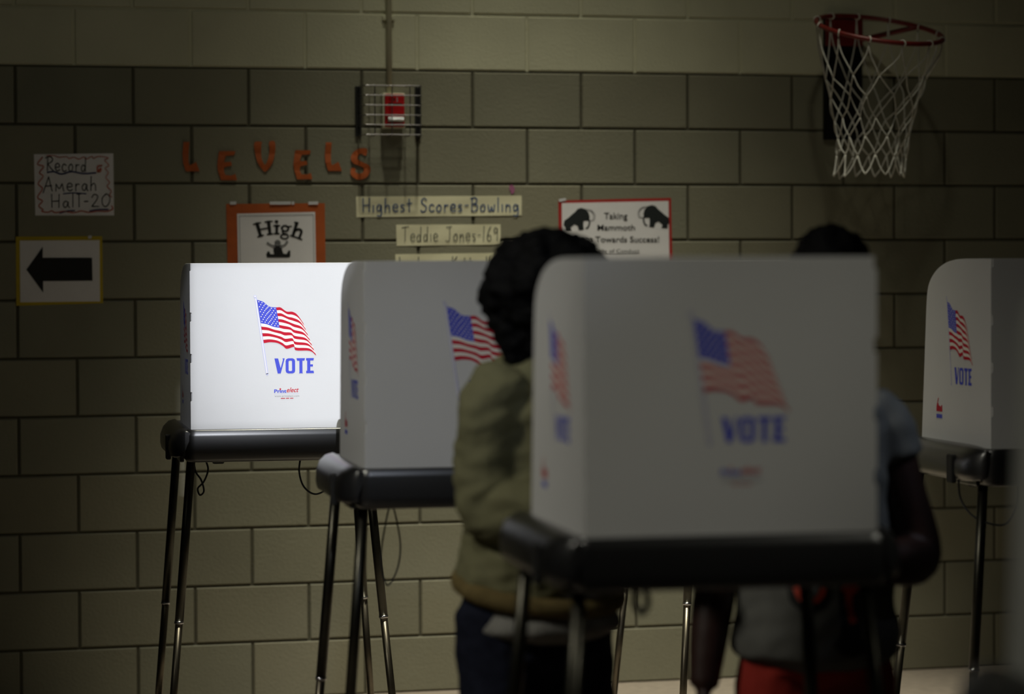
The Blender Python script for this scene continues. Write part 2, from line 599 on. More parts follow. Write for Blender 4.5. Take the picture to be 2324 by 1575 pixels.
def emblem(name, parent, f, facing, side=False):
    """flag, VOTE and maker's mark, drawn in the zoomed pixel frame of the bright booth"""
    d = Draw(f)
    top = [(217, 237), (290, 262), (360, 318), (440, 328), (492, 330), (560, 378), (630, 382), (688, 420), (756, 520)]
    bot = [(292, 752), (370, 742), (450, 752), (512, 785), (560, 822), (645, 800), (668, 842), (830, 850), (905, 908)]
    T = smooth_path([(p[0], p[1], 0) for p in top], 5)
    B = smooth_path([(p[0], p[1], 0) for p in bot], 5)
    n = len(T)

    def P(i, v):
        rip = 10 * math.sin(i / n * 9.0) * math.sin(v * math.pi)
        q = T[i].lerp(B[i], v)
        return (q.x, q.y + rip)
    ci = 15
    for s in range(13):
        v0, v1 = s / 13, (s + 1) / 13
        st = ci if s < 7 else 0
        mm = 'red' if s % 2 == 0 else 'cream'
        for i in range(st, n - 1):
            d.poly([P(i, v0), P(i + 1, v0), P(i + 1, v1), P(i, v1)], mm)
    for s in range(7):
        for i in range(0, ci):
            d.poly([P(i, s / 13), P(i + 1, s / 13), P(i + 1, (s + 1) / 13), P(i, (s + 1) / 13)], 'blue')
    for r in range(9):
        for c in range(6 if r % 2 == 0 else 5):
            fi = (c + (0.5 if r % 2 == 0 else 1.0)) / 6 * ci
            i = int(fi)
            a = Vector(P(i, (r + .6) / 9.4 * 7 / 13)).lerp(Vector(P(i + 1, (r + .6) / 9.4 * 7 / 13)), fi - i)
            d.disc(a, 7, 'cream', 6, 0.0004)
    # pole
    d.poly([(190, 215), (216, 212), (344, 1118), (316, 1124)], 'pale')
    d.poly([(197, 222), (206, 221), (332, 1112), (322, 1114)], 'cream', 0.0004)
    d.disc((195, 197), 17, 'pale', 12)
    d.disc((195, 197), 10, 'cream', 12, 0.0004)
    d.disc((330, 1121), 14, 'pale', 10)
    # VOTE
    d.poly([(415, 935), (458, 935), (487, 1050), (487, 1115), (452, 1115)], 'blue')
    d.poly([(487, 1050), (515, 950), (508, 935), (535, 935), (487, 1115)], 'blue')
    o = [(575, 935), (626, 935), (648, 945), (656, 968), (656, 1082), (648, 1105), (626, 1115), (575, 1115), (553, 1105), (545, 1082), (545, 968), (553, 945)]
    q = [(588, 963), (612, 963), (618, 968), (620, 975), (620, 1075), (618, 1082), (612, 1087), (588, 1087), (582, 1082), (580, 1075), (580, 975), (582, 968)]
    for i in range(12):
        j = (i + 1) % 12
        d.poly([o[i], o[j], q[j], q[i]], 'blue')
    d.poly([(672, 935), (772, 935), (765, 965), (742, 965), (742, 1105), (748, 1115), (700, 1115), (706, 1105), (706, 965), (680, 965)], 'blue')
    for pl in ([(785, 935), (877, 935), (871, 964), (834, 964), (826, 964), (785, 964)], [(797, 964), (834, 964), (834, 1085), (797, 1085)], [(834, 1010), (865, 1010), (865, 1036), (834, 1036)], [(785, 1085), (871, 1085), (877, 1115), (785, 1115)]):
        d.poly(pl, 'blue')
    # maker's mark
    if not side:
        d.text('Print', 410, 552, 1343, 42, 'blue', 0.03)
        d.poly([(470, 1297), (480, 1288), (492, 1297), (486, 1310), (474, 1310)], 'red', 0.0003)
        d.text('elect', 556, 697, 1337, 58, 'red', 0.012, 0.35)
        d.stroke([(412, 1357), (700, 1357)], 3, 'pale', 0, 1)
        d.text('www.printelect.com', 414, 702, 1392, 20, 'grey', 0.0)
        for i in range(12):
            if i not in (4, 8):
                d.stroke([(490 + i * 12, 1411), (497 + i * 12, 1411)], 9, 'red', 0, 1)
    return d.build(name, parent, facing)


def tray_profile_outline(hx, y0, y1, r, n=5):
    pts = []
    for cx, cy, a0 in ((hx - r, y0 + r, -90), (hx - r, y1 - r, 0), (-hx + r, y1 - r, 90), (-hx + r, y0 + r, 180)):
        for i in range(n + 1):
            a = math.radians(a0 + 90 * i / n)
            pts.append((cx + r * math.cos(a), cy + r * math.sin(a)))
    return pts


def make_booth():
    root = thing('voting_booth', 'x', 'voting booth')
    # --- tray: a deep moulded pan with a rolled rim; stacked outline rings, open recess on top
    hx, y0, y1 = 0.292, -0.022, 0.52
    rings = [(0.030, TB), (0.012, TB + 0.002), (0.003, TB + 0.012), (0.0, TB + 0.03), (0.0, 1.030), (0.0002, 1.034), (0.0008, 1.0362), (0.0034, 1.0460), (0.0050, 1.0485), (0.010, 1.051), (0.0185, 1.051), (0.0225, 1.047), (0.025, 1.030)]
    bm = bmesh.new()
    prev = None
    first = None
    for ins, z in rings:
        out = tray_profile_outline(hx - ins, y0 + ins * .8, y1 - ins, max(0.035 - ins * .5, 0.01))
        vs = [bm.verts.new((p[0], p[1], z)) for p in out]
        if prev:
            for i in range(len(vs)):
                j = (i + 1) % len(vs)
                f = bm.faces.new((prev[i], prev[j], vs[j], vs[i]))
                f.smooth = True
        else:
            first = vs
        prev = vs
    bm.faces.new(prev)
    bm.faces.new(first[::-1])
    tray = link('tray', bm, M['tray'], root)
    # saddle-shaped ends that overhang the tray sides
    for s in (-1, 1):
        prof = [(0.268, 1.048), (0.285, 1.057), (0.305, 1.052), (0.322, 1.036), (0.331, 1.012), (0.332, 0.985), (0.328, 0.968), (0.318, 0.964), (0.315, 0.975), (0.308, 0.985), (0.29, 0.985)]
        bm = bmesh.new()
        rg_ = []
        for y, k in ((-.016, .0), (-.006, .35), (.015, .7), (.05, .92), (.09, 1), (.30, 1), (.47, 1), (.495, .93), (.507, .75)):
            rg_.append([bm.verts.new((s * (.288 + (p[0] - .288) * k if p[0] > .288 else p[0]), y, 1.0 + (p[1] - 1.0) * (.8 + .2 * k))) for p in prof])
        for A_, B_ in zip(rg_, rg_[1:]):
            for q in range(len(prof)):
                f = bm.faces.new((A_[q], A_[(q + 1) % len(prof)], B_[(q + 1) % len(prof)], B_[q]))
                f.smooth = q < 6
        bm.faces.new(rg_[0][::-1])
        bm.faces.new(rg_[-1])
        bmesh.ops.recalc_face_normals(bm, faces=bm.faces[:])
        link('end_cap', bm, M['tray'], root, smooth=False)
        bm = bmesh.new()
        add_prism(bm, [(0.02 + .0, TB - 0.0), (0.02, 1.0), (0.10, 1.0), (0.16, 0.975), (0.16, TB)], s * 0.289, s * 0.301, 'x', 0.003)
        link('hinge_block', bm, M['tray'], root)
        # carrying strap / lock at the side
        bm = bmesh.new()
        add_box(bm, (min(s * .322, s * .337), 0.10, 0.955), (max(s * .322, s * .337), 0.14, 1.030), 0.004)
        link('latch', bm, M['rubber'], root)
    for x, y, h in ((-0.16, 0.36, 0.03), (0.16, 0.40, 0.022)):
        bm = bmesh.new()
        add_box(bm, (x - .018, y - .02, TB - h), (x + .018, y + .02, TB + .004), 0.005)
        link('underside_latch', bm, M['rubber'], root)
    # --- privacy screen
    bm = bmesh.new()
    e = 0.005
    pts = [(-PW / 2, PT0), (PW / 2, PT0)]
    zs = [1.05, 1.137, 1.165, 1.262, 1.288, 1.388, 1.418, 1.52]
    right = []
    out = True
    left = [(-PW / 2 - e, PT0)]
    pr = [(PW / 2 + e, PT0)]
    for z in (1.148, 1.262, 1.385):
        pr += [(PW / 2 + e, z - .014), (PW / 2, z - .012), (PW / 2, z + .012), (PW / 2 + e, z + .014)]
    pr += [(PW / 2 + e, 1.522), (PW / 2 - .001, 1.524), (PW / 2 - .001, PT1)]
    pl = [(-x, z) for x, z in reversed(pr)]
    add_prism(bm, pr + pl, -0.002, 0.002, 'y', 0.0007, seg=1)
    fp = link('front_panel', bm, M['panel'], root)
    SX, SZ = 742.0, 757.0

    def front(u, v, lift):
        px, py = 540 + u / 5.25, 640 + v / 5.25
        return Vector((-PW / 2 + (px - 437) / SX, -0.0026 - lift, PT1 - (py - 602) / SZ))
    emblem('printed_emblem', fp, front, (0, -1, 0))
    for s in (-1, 1):
        bm = bmesh.new()
        prof = [(0.004, PT0), (0.004, PT1)]
        # rounded top rear corner, rear edge leaning back toward the bottom
        c = [(0.17, PT1), (0.24, PT1 - .002), (0.31, PT1 - .010), (0.37, PT1 - .026), (0.41, PT1 - .046), (0.435, PT1 - .068), (0.447, PT1 - .092), (0.454, PT1 - .13), (0.49, PT0)]
        c = [(q.x, q.y) for q in smooth_path([(p[0], p[1], 0) for p in c[:-1]], 4)] + [c[-1]]
        add_prism(bm, prof + c, s * (PW / 2 - .002), s * (PW / 2 + .002), 'x', 0.0007, seg=1)
        sp = link('side_panel', bm, M['panel'], root)
        xo = s * (PW / 2 + .0026)

        def side_map(u, v, lift, s=s, xo=xo):
            px, py = 540 + u / 5.25, 640 + v / 5.25
            a = (px - 619) / SX + 0.240          # distance from the rear edge, seen from the left
            y = 0.49 - a if s < 0 else a - 0.06
            return Vector((xo + s * lift, y, PT1 - (py - 602 + 4) / SZ))
        emblem('printed_emblem', sp, side_map, (s, 0, 0), True)
        d = Draw(lambda u, v, lift, s=s, xo=xo: Vector((xo + s * lift, 0.49 - u if s < 0 else u, v)))
        for i, h in enumerate((.016, .022, .016, .014, .018)):
            d.poly([(.112 + i * .0085, 1.130), (.119 + i * .0085, 1.130), (.119 + i * .0085, 1.130 + h), (.112 + i * .0085, 1.130 + h)], 'red')
        d.stroke([(.116, 1.146), (.122, 1.160), (.126, 1.166)], .004, 'red')
        for i in range(5):
            d.poly([(.112 + i * .0085, 1.112), (.119 + i * .0085, 1.112), (.119 + i * .0085, 1.123), (.112 + i * .0085, 1.123)], 'blue')
        d.build('printed_mark', sp, (s, 0, 0))
    # --- legs
    for sx in (-1, 1):
        for fr in (True, False):
            if fr:
                a, b, c = (.265, .06, TB + .01), (.308, .02, .473), (.350, -.022, .012)
            else:
                a, b, c = (.280, .47, TB + .01), (.316, .52, .473), (.352, .565, .012)
            a, b, c = [Vector((sx * p[0], p[1], p[2])) for p in (a, b, c)]
            bm = bmesh.new()
            add_tube(bm, [a, a.lerp(b, .5), b], .0134, 14)
            lg = link('leg', bm, M['leg'], root)
            bm = bmesh.new()
            add_tube(bm, [b.lerp(a, .02), b.lerp(c, .5), c], .0116, 14)
            link('leg_extension', bm, M['leg_low'], lg)
            bm = bmesh.new()
            dd = (a - b).normalized()
            add_tube(bm, [b - dd * .004, b + dd * .004], .0144, 14)
            link('ferrule', bm, M['chrome'], lg)
            bm = bmesh.new()
            d2 = (b - c).normalized()
            add_tube(bm, [Vector((c.x, c.y, 0)), Vector((c.x, c.y, .006)), c + d2 * .03], .015, 12)
            link('foot', bm, M['rubber'], lg)
    return root


def copy_tree(o, parent=None):
    c = o.copy()
    COL.objects.link(c)
    if parent:
        c.parent = parent
    for ch in list(o.children):
        copy_tree(ch, c)
    return c


YAW = math.radians(-3.2)
# camera-frame position of each booth's lower front-left screen corner (lateral, distance), yaw, label
booths = [
    ((-0.951, 8.05), YAW, 'white voting booth at the far left, its screen glaring white in a shaft of light'),
    ((-0.347, 6.45), YAW, 'grey-lit voting booth half covered by the person in the olive jacket'),
    ((0.131, 4.77), YAW, 'large blurred voting booth in the middle, standing in front of both people'),
    ((1.247, 7.03), YAW + math.radians(2), 'voting booth below the basketball hoop, showing its left screen panel with flag'),
    ((0.592, 8.45), YAW + math.radians(8.5), 'voting booth hidden behind the large blurred one, only its slim metal legs showing'),
    ((0.680, 2.72), YAW, 'very blurred voting booth cut off by the right edge of the photo'),
]
proto = make_booth()
roots = []
for i, ((lat, dist), yaw, lab) in enumerate(booths):
    b = proto if i == 0 else copy_tree(proto)
    c = G(lat, dist)
    off = Vector((PW / 2 * math.cos(yaw), PW / 2 * math.sin(yaw)))
    b.location = (c.x + off.x, c.y + off.y, 0)
    b.rotation_euler = (0, 0, yaw)
    b['label'] = lab
    b['group'] = 'voting booths'
    roots.append(b)


def cord(booth, pts, r=.0028):
    bm = bmesh.new()
    add_tube(bm, smooth_path(pts, 7), r, 8)
    return link('lamp_cord', bm, M['cord'], booth)


# loops of cord hanging under the trays
cord(roots[0], [(-.222, .06, .955), (-.215, .06, .925), (-.228, .06, .89), (-.246, .06, .87), (-.240, .06, .85), (-.228, .06, .862), (-.236, .06, .895), (-.252, .06, .92), (-.258, .06, .955)])
cord(roots[0], [(.068, .1, .955), (.064, .1, .91), (.078, .1, .865), (.112, .1, .842), (.150, .1, .86), (.168, .1, .90), (.158, .1, .935), (.145, .1, .955)])
cord(roots[1], [(-.165, .3, .955), (-.15, .3, .90), (-.14, .3, .83), (-.15, .3, .77), (-.175, .3, .735), (-.19, .3, .80), (-.175, .3, .90), (-.160, .3, .955)], .0022)
cord(roots[3], [(-.318, .10, .968), (-.312, .10, .915), (-.295, .07, .875), (-.265, .04, .855), (-.22, .02, .852), (-.20, .0, .90), (-.195, .0, .955)])
cord(roots[2], [(-.17, .02, .955), (-.175, .02, .93), (-.16, .02, .912), (-.150, .02, .93), (-.155, .02, .955)], .006)

# ------------------------------------------------------------------ things on the wall
OFF = -0.0015


def wallmap(u, v, lift):
    return W(u, v, -0.0036 - lift)


def sheet(name, corners, m, parent=None, off=0.0, th=0.0012, curl=0.0):
    """sheet of paper lying on the wall, corners in photo pixels TL TR BR BL"""
    bm = bmesh.new()
    n = 12
    grid = []
    for j in range(n + 1):
        row = []
        for i in range(n + 1):
            a = Vector(corners[0]).lerp(Vector(corners[1]), i / n)
            b = Vector(corners[3]).lerp(Vector(corners[2]), i / n)
            p = a.lerp(b, j / n)
            y = -0.0012 - off - curl * (math.sin(i * .9 + j * .4) * .5 + .5)
            row.append((W(p.x, p.y, y), W(p.x, p.y, y + th)))
        grid.append(row)
    fv = [[bm.verts.new(c[0]) for c in r] for r in grid]
    bv = [[bm.verts.new(c[1]) for c in r] for r in grid]
    for j in range(n):
        for i in range(n):
            bm.faces.new((fv[j][i], fv[j + 1][i], fv[j + 1][i + 1], fv[j][i + 1]))
            bm.faces.new((bv[j][i], bv[j][i + 1], bv[j + 1][i + 1], bv[j + 1][i]))
    for j in range(n):
        bm.faces.new((fv[j][0], bv[j][0], bv[j + 1][0], fv[j + 1][0]))
        bm.faces.new((fv[j][n], fv[j + 1][n], bv[j + 1][n], bv[j][n]))
        bm.faces.new((fv[0][j], fv[0][j + 1], bv[0][j + 1], bv[0][j]))
        bm.faces.new((fv[n][j], bv[n][j], bv[n][j + 1], fv[n][j + 1]))
    return link(name, bm, m, parent)


def at_wall(name, label, cat, u, v, group=None):
    """Empty for a wall thing; children are built in world space and parented with the inverse"""
    o = thing(name, label, cat, W(u, v), 0, group)
    return o


def adopt(root):
    bpy.context.view_layer.update()
    for ch in list(root.children):
        ch.matrix_parent_inverse = root.matrix_world.inverted()


# record sheet
t = at_wall('record_poster', 'white handwritten record sheet with wavy orange crayon border, above the arrow sign', 'poster', 168, 420)
sheet('paper_sheet', [(77, 350), (257, 348), (259, 489), (80, 489)], M['paper'], t)
d = Draw(wallmap)
S6 = 600 / 2148.0


def z1(p):
    return (p[0] * S6, 280 + p[1] * S6)


d.stroke([z1(p) for p in [(345, 275), (305, 330), (355, 350), (320, 400), (350, 430), (310, 490), (345, 530), (305, 600), (345, 630), (315, 670), (350, 700), (340, 715), (390, 722), (420, 710), (450, 725), (520, 715), (600, 725), (660, 712), (720, 722), (800, 712), (870, 715), (915, 695), (908, 670)]], 2.2, 'crayon')
d.stroke([z1(p) for p in [(380, 262), (440, 262), (480, 275), (540, 270), (560, 285), (600, 275), (640, 290), (680, 272), (700, 290), (745, 268), (760, 285), (800, 268), (880, 280), (850, 300), (885, 340), (855, 365), (880, 400), (860, 440), (890, 480), (870, 510), (905, 550), (890, 580), (910, 600)]], 1.6, 'crayon')
handwrite(d, 'Record', 103, 200, 388, 32, 'marker', 2.0, 0.02)
handwrite(d, 'Amerah', 98, 224, 434, 32, 'marker', 1.9, -.01)
handwrite(d, ['H', 'a', 'l', 'l2', '-', '2', '0'], 115, 256, 471, 30, 'marker', 1.9, -.015)
d.stroke([z1(p) for p in [(385, 398), (440, 392), (500, 412), (580, 392), (680, 408), (778, 402)]], 3.0, 'navy')
d.stroke([z1(p) for p in [(515, 572), (600, 565), (698, 572)]], 2.0, 'navy')
d.stroke([z1(p) for p in [(485, 730), (550, 712), (608, 708)]], 2.2, 'navy')
d.stroke([z1(p) for p in [(730, 712), (800, 700), (880, 700)]], 2.4, 'navy')
d.stroke([z1(p) for p in [(828, 342), (795, 350), (795, 385), (820, 365), (815, 390), (790, 392)]], 3.0, 'crayon')
d.build('lettering', t, (0, -1, 0))
adopt(t)

# arrow sign
t = at_wall('arrow_sign', 'white sign with a black arrow pointing left on a yellow border', 'sign', 135, 615)
sheet('yellow_backing', [(36, 537), (232, 536), (234, 688), (37, 694)], M['yellow'], t, 0, .0012)
sheet('white_sheet', [(45, 546), (226, 545), (227, 684), (46, 686)], M['paper'], t, 0.0012, .001)
d = Draw(wallmap)
d.poly([(60, 612), (97, 560), (97, 585), (209, 585), (210, 637), (98, 638), (98, 664)], 'black')
d.build('printed_arrow', t, (0, -1, 0))
d = Draw(wallmap)
d.poly([(200, 535), (208, 534), (208, 541), (200, 542)], 'tape', .0005)
d.build('tape', t, (0, -1, 0))
adopt(t)

# cut-out letters
LETTERS = {
    'L': [[(.05, 1.0), (.42, 1.0), (.40, .93), (.36, .6), (.36, .32), (.42, .2), (.80, .32), (1.0, .0), (.2, .0), (.04, .3), (.0, .6), (.06, .92)]],
    'E': [[(.1, 1.0), (.92, 1.0), (.86, .86), (.44, .84), (.36, .70), (.36, .62), (.70, .64), (.74, .50), (.44, .46), (.34, .42), (.34, .30), (.42, .18), (.70, .16), (.92, .22), (1.0, .0), (.2, .0), (.04, .3), (.0, .55), (.06, .9)]],
    'U': [[(.0, .98), (.36, 1.0), (.34, .9), (.34, .5), (.46, .26), (.56, .24), (.68, .45), (.74, .75), (.72, 1.0), (1.0, 1.0), (1.0, .6), (.86, .25), (.60, .0), (.42, .02), (.16, .3), (.04, .6)]],
    'S': [[(.82, 1.0), (.45, 1.02), (.12, .88), (.0, .68), (.14, .52), (.5, .42), (.66, .34), (.62, .22), (.42, .17), (.22, .24), (.24, .34), (.02, .36), (.0, .16), (.2, .02), (.5, -.03), (.84, .08), (1.0, .3), (.9, .46), (.6, .56), (.34, .66), (.36, .76), (.52, .84), (.72, .78), (.80, .82)]],
}
spec = [('L', (414, 322, 453, 389), 'first orange paper letter L, at the left start of the row of letters'),
        ('E', (493, 343, 538, 409), 'orange paper letter E hung low between the first L and the U-shaped letter'),
        ('U', (577, 322, 624, 388), 'orange paper letter V cut like a U, third in the row of letters'),
        ('E', (666, 341, 709, 407), 'orange paper letter E stuck over a vertical block joint, right of the V'),
        ('L', (737, 323, 776, 388), 'second orange paper letter L, just before the S'),
        ('S', (796, 338, 841, 406), 'orange paper letter S under the wire guard, last of the row')]
for ch, (x0, y0, x1, y1), lab in spec:
    bm = bmesh.new()
    for pl in LETTERS[ch]:
        P2 = smooth_path([(x0 + p[0] * (x1 - x0), y1 - p[1] * (y1 - y0), 0) for p in pl], 1 if ch in 'LE' else 3, True)
        lo = [bm.verts.new(W(p.x, p.y, -0.0035 - .004 * abs(math.sin(p.y * .09)))) for p in P2]
        hi = [bm.verts.new(W(p.x, p.y, -0.0015 - .004 * abs(math.sin(p.y * .09)))) for p in P2]
        bm.faces.new(lo)
        bm.faces.new(hi[::-1])
        for i in range(len(P2)):
            j = (i + 1) % len(P2)
            bm.faces.new((lo[i], hi[i], hi[j], lo[j]))
    bmesh.ops.recalc_face_normals(bm, faces=bm.faces[:])
    bmesh.ops.triangulate(bm, faces=[f for f in bm.faces if len(f.verts) > 4])
    o = link('paper_letter', bm, M['orange'])
    c = W((x0 + x1) / 2, (y0 + y1) / 2)
    o.data.transform(Matrix.Translation(-c))
    o.location = c
    tag(o, lab, 'letter', 'orange cut-out letters on the wall')

# High poster
t = at_wall('gymnast_poster', 'poster reading High over an orange backing sheet, above the brightly lit booth', 'poster', 625, 600)
sheet('orange_backing', [(513, 463), (737, 461), (741, 735), (520, 735)], M['orange'], t, 0, .0012, .002)
sheet('white_sheet', [(538, 485), (715, 481), (719, 710), (543, 712)], M['paper'], t, 0.0036, .001)


def highmap(u, v, lift):
    return W(u, v, -0.0062 - lift)


d = Draw(highmap)
for a, b in (((543, 490), (711, 487)), ((711, 487), (714, 706)), ((543, 490), (548, 707)), ((548, 707), (714, 706))):
    d.stroke([a, b], 1.1, 'grey', 0, 1)


def arch(u, v, lift):
    # letters of the heading sit on an arch
    a = (u - 627) / 90.0
    return highmap(627 + math.sin(a) * 90 * 1.0 + (v - 532) * math.sin(a) * -1.0 * -1.0, v + 34 * a * a, lift)


da = Draw(lambda u, v, lift: highmap(u + (532 - v) * (u - 627) / 120.0, v + 0.0042 * (u - 627) ** 2, lift))


def slab(x, y0, y1, wd, up=True, dn=True):
    da.stroke([(x, y0), (x, y1)], wd, 'black', 0, 1)
    if up:
        da.stroke([(x - wd * .95, y0), (x + wd * .95, y0)], 3, 'black', 0, 1)
    if dn:
        da.stroke([(x - wd * .95, y1), (x + wd * .95, y1)], 3, 'black', 0, 1)


slab(592, 502, 530, 6.5)
slab(613, 502, 530, 6.5)
da.stroke([(592, 516), (613, 516)], 3.2, 'black', 0, 1)
slab(628, 512, 530, 6)
da.disc((627.5, 503), 3.6, 'black', 10)
da.stroke([(651, 513), (643, 511), (638, 517), (643, 523), (650, 521), (651, 515), (646, 511)], 4, 'black')
da.stroke([(640, 525), (644, 529), (652, 530), (654, 536), (647, 540), (638, 538), (640, 532), (648, 530)], 3.6, 'black')
da.stroke([(650, 512), (656, 510)], 3, 'black', 0, 1)
slab(664, 500, 530, 6, False)
da.stroke([(660, 500), (664, 500)], 3, 'black', 0, 1)
da.stroke([(665, 517), (671, 512), (677, 515), (678, 530)], 5, 'black')
da.stroke([(672, 530), (684, 530)], 3, 'black', 0, 1)
da.build('heading', t, (0, -1, 0))
# small sketch of a person doing the splits
d.poly([(620, 567), (630, 572), (640, 566), (643, 575), (650, 577), (655, 568), (659, 569), (659, 581), (655, 584), (606, 584), (604, 578), (607, 571), (611, 570), (614, 577), (622, 577)], 'black')
d.poly([(620, 556), (640, 556), (640, 568), (630, 572), (621, 568)], 'black')
d.disc((630, 551), 7, 'grey', 12, .0003)
d.stroke([(623, 560), (614, 556), (607, 552)], 4.5, 'grey', .0002)
d.stroke([(637, 560), (646, 556), (652, 549)], 4.5, 'grey', .0002)
for k in range(5):
    d.stroke([(624 + k * 3, 548), (625 + k * 3, 554)], 1.0, 'black', .0005, 1)
d.disc((608, 552), 3, 'grey', 8, .0003)
d.disc((651, 549), 3, 'grey', 8, .0003)
d.build('print', t, (0, -1, 0))
d = Draw(lambda u, v, lift: W(u, v, -0.0062 - lift))
for a, b in ((522, 536), (612, 628), (628, 660), (662, 668), (700, 722)):
    d.poly([(a, 457.5), (b, 457), (b, 464), (a, 464.5)], 'tape')
d.build('tape', t, (0, -1, 0))
adopt(t)

# score strips
STR = [('Highest Scores-Bowling', [(808, 446), (1184, 444), (1184, 489), (809, 493)], (822, 1182, 481, 31), 'bluemarker', 2.6, 'longest cream paper strip, lettered Highest Scores - Bowling in blue marker'),
       ('Teddie Jones-169', [(899, 510), (1136, 509), (1136, 555), (900, 558)], (912, 1134, 548, 33), 'pencil', 1.7, 'middle cream paper strip, a name and 169 written on it in grey'),
       ('Lashawn Kittrell', [(897, 577), (1122, 574), (1122, 622), (898, 624)], (905, 1118, 615, 32), 'marker', 2.0, 'lowest cream paper strip, mostly hidden behind the top edge of a booth')]
for s, cor, (x0, x1, base, cap), mk, wd, lab in STR:
    t = at_wall('score_strip', lab, 'sign', (cor[0][0] + cor[1][0]) / 2, (cor[0][1] + cor[3][1]) / 2, 'cream score strips')
    sheet('paper_strip', cor, M['strip'], t, 0.0, .001, .0015)
    d = Draw(lambda u, v, lift: W(u, v, -0.0042 - lift))
    handwrite(d, s, x0, x1, base, cap, mk, wd, -.004)
    d.build('lettering', t, (0, -1, 0))
    adopt(t)

# pink scrap
bm = bmesh.new()
P2 = smooth_path([(1157, 421, 0), (1163, 420, 0), (1168, 427, 0), (1167, 436, 0), (1161, 441, 0), (1159, 434, 0), (1156, 430, 0)], 3, True)
c = W(1161, 430)
lo = [bm.verts.new(W(p.x, p.y, -.0025) - c) for p in P2]
hi = [bm.verts.new(W(p.x, p.y, -.0005) - c) for p in P2]
bm.faces.new(lo)
bm.faces.new(hi[::-1])
for i in range(len(P2)):
    j = (i + 1) % len(P2)
    bm.faces.new((lo[i], hi[i], hi[j], lo[j]))
bmesh.ops.recalc_face_normals(bm, faces=bm.faces[:])
o = link('paper_scrap', bm, M['pink'])
o.location = c
tag(o, 'tiny pink paper scrap stuck above the right end of the longest cream strip', 'paper scrap')

# mammoth poster
t = at_wall('conduct_poster', 'white poster with two mammoths and a red border, partly behind the dark-haired head', 'poster', 1396, 560)
sheet('red_backing', [(1267, 455), (1523, 449), (1530, 760), (1270, 760)], M['redpaper'], t, 0, .0012)
sheet('white_sheet', [(1275, 461), (1517, 456), (1522, 752), (1277, 752)], M['paper'], t, .0014, .001)
d = Draw(wallmap)
Z3 = 1 / 2.979


def z3(p):
    return (780 + p[0] * Z3, 400 + p[1] * Z3)


for flip in (False, True):
    def mp(p):
        q = z3(p)
        if flip:
            q = (1400 - (q[0] - 1400) + 0.5 - 2, q[1] - 6.5)
        return q
    d.poly([mp(p) for p in [(1492, 300), (1520, 280), (1540, 262), (1566, 240), (1572, 300), (1560, 325), (1545, 338), (1535, 345), (1540, 370), (1500, 372), (1498, 345), (1486, 330)]], 'marker')
    d.poly([mp(p) for p in [(1566, 240), (1580, 222), (1605, 214), (1635, 222), (1655, 245), (1664, 275), (1655, 300), (1640, 300), (1622, 300), (1620, 330), (1624, 362), (1590, 366), (1582, 335), (1560, 325), (1572, 300)]], 'marker')
    d.stroke([mp(p) for p in [(1655, 285), (1662, 315), (1652, 345), (1640, 352)]], 3.6, 'marker')
    d.stroke([mp(p) for p in [(1640, 225), (1675, 232), (1698, 262), (1692, 295), (1668, 300)]], 1.6, 'grey')
    d.stroke([mp(p) for p in [(1655, 232), (1680, 245), (1690, 270), (1684, 288)]], 1.0, 'grey')
d.text('Taking', 1371, 1424, 497, 15, 'black', 0.010)
d.text('Mammoth', 1356, 1441, 523, 14, 'black', 0.010)
d.text('Steps Towards Success!', 1302, 1496, 550, 14, 'black', 0.010)
d.text('Code of Conduct', 1345, 1451, 574, 9, 'marker', 0.0)
d.stroke([(1345, 577), (1451, 576)], 1.0, 'marker', 0, 1)
d.build('print', t, (0, -1, 0))
d = Draw(wallmap)
d.poly([(1268, 452), (1284, 449), (1285, 455), (1269, 458)], 'tape')
d.build('tape', t, (0, -1, 0))
adopt(t)

# conduit
bm = bmesh.new()
cx = W(881, 100).x
zt, zb = 3.6, W(881, 212).z
add_tube(bm, [(cx, -.016, zt), (cx, -.016, (zt + zb) / 2), (cx, -.016, zb)], .0098, 14)
for z in (2.42, 3.0):
    add_box(bm, (cx - .022, -.012, z - .008), (cx + .022, -.0, z + .008), .002)
o = link('conduit_pipe', bm, M['conduit'])
tag(o, 'cream painted conduit pipe running down the wall into the red alarm box', 'pipe')

# alarm pull station
a0, a1 = W(866, 215), W(911, 290)
t = thing('fire_alarm_box', 'red fire alarm pull box inside the wire guard', 'fire alarm', ((a0.x + a1.x) / 2, 0, (a0.z + a1.z) / 2))
hw, hh = (a1.x - a0.x) / 2, (a0.z - a1.z) / 2
bm = bmesh.new()
add_box(bm, (-hw - .004, -.045, -hh - .004), (hw + .004, -.0005, hh + .004), .003)
link('back_box', bm, M['conduit'], t)
bm = bmesh.new()
add_box(bm, (-hw, -.062, -hh), (hw, -.044, hh), .005)
link('cover', bm, M['alarm'], t)
bm = bmesh.new()
add_prism(bm, [(-.062, -hh * .32), (-.082, -hh * .42), (-.086, -hh * .62), (-.075, -hh * .72), (-.062, -hh * .72)], -hw * .82, hw * .82, 'x', .002)
h = link('pull_handle', bm, M['chrome'], t)
h['label'] = 'white-grey pull handle'
d = Draw(lambda u, v, lift: Vector((u, -.0625 - lift, v)))
d.poly([(-.006, hh * .55), (.0, hh * .55), (.0, hh * .75), (-.006, hh * .75)], 'black')
d.poly([(.006, hh * .5), (.01, hh * .5), (.01, hh * .8), (.006, hh * .8)], 'grey')
d.poly([(-hw * .7, hh * .3), (hw * .7, hh * .3), (hw * .7, hh * .42), (-hw * .7, hh * .42)], 'black')
d.build('printed_plate', t, (0, -1, 0))

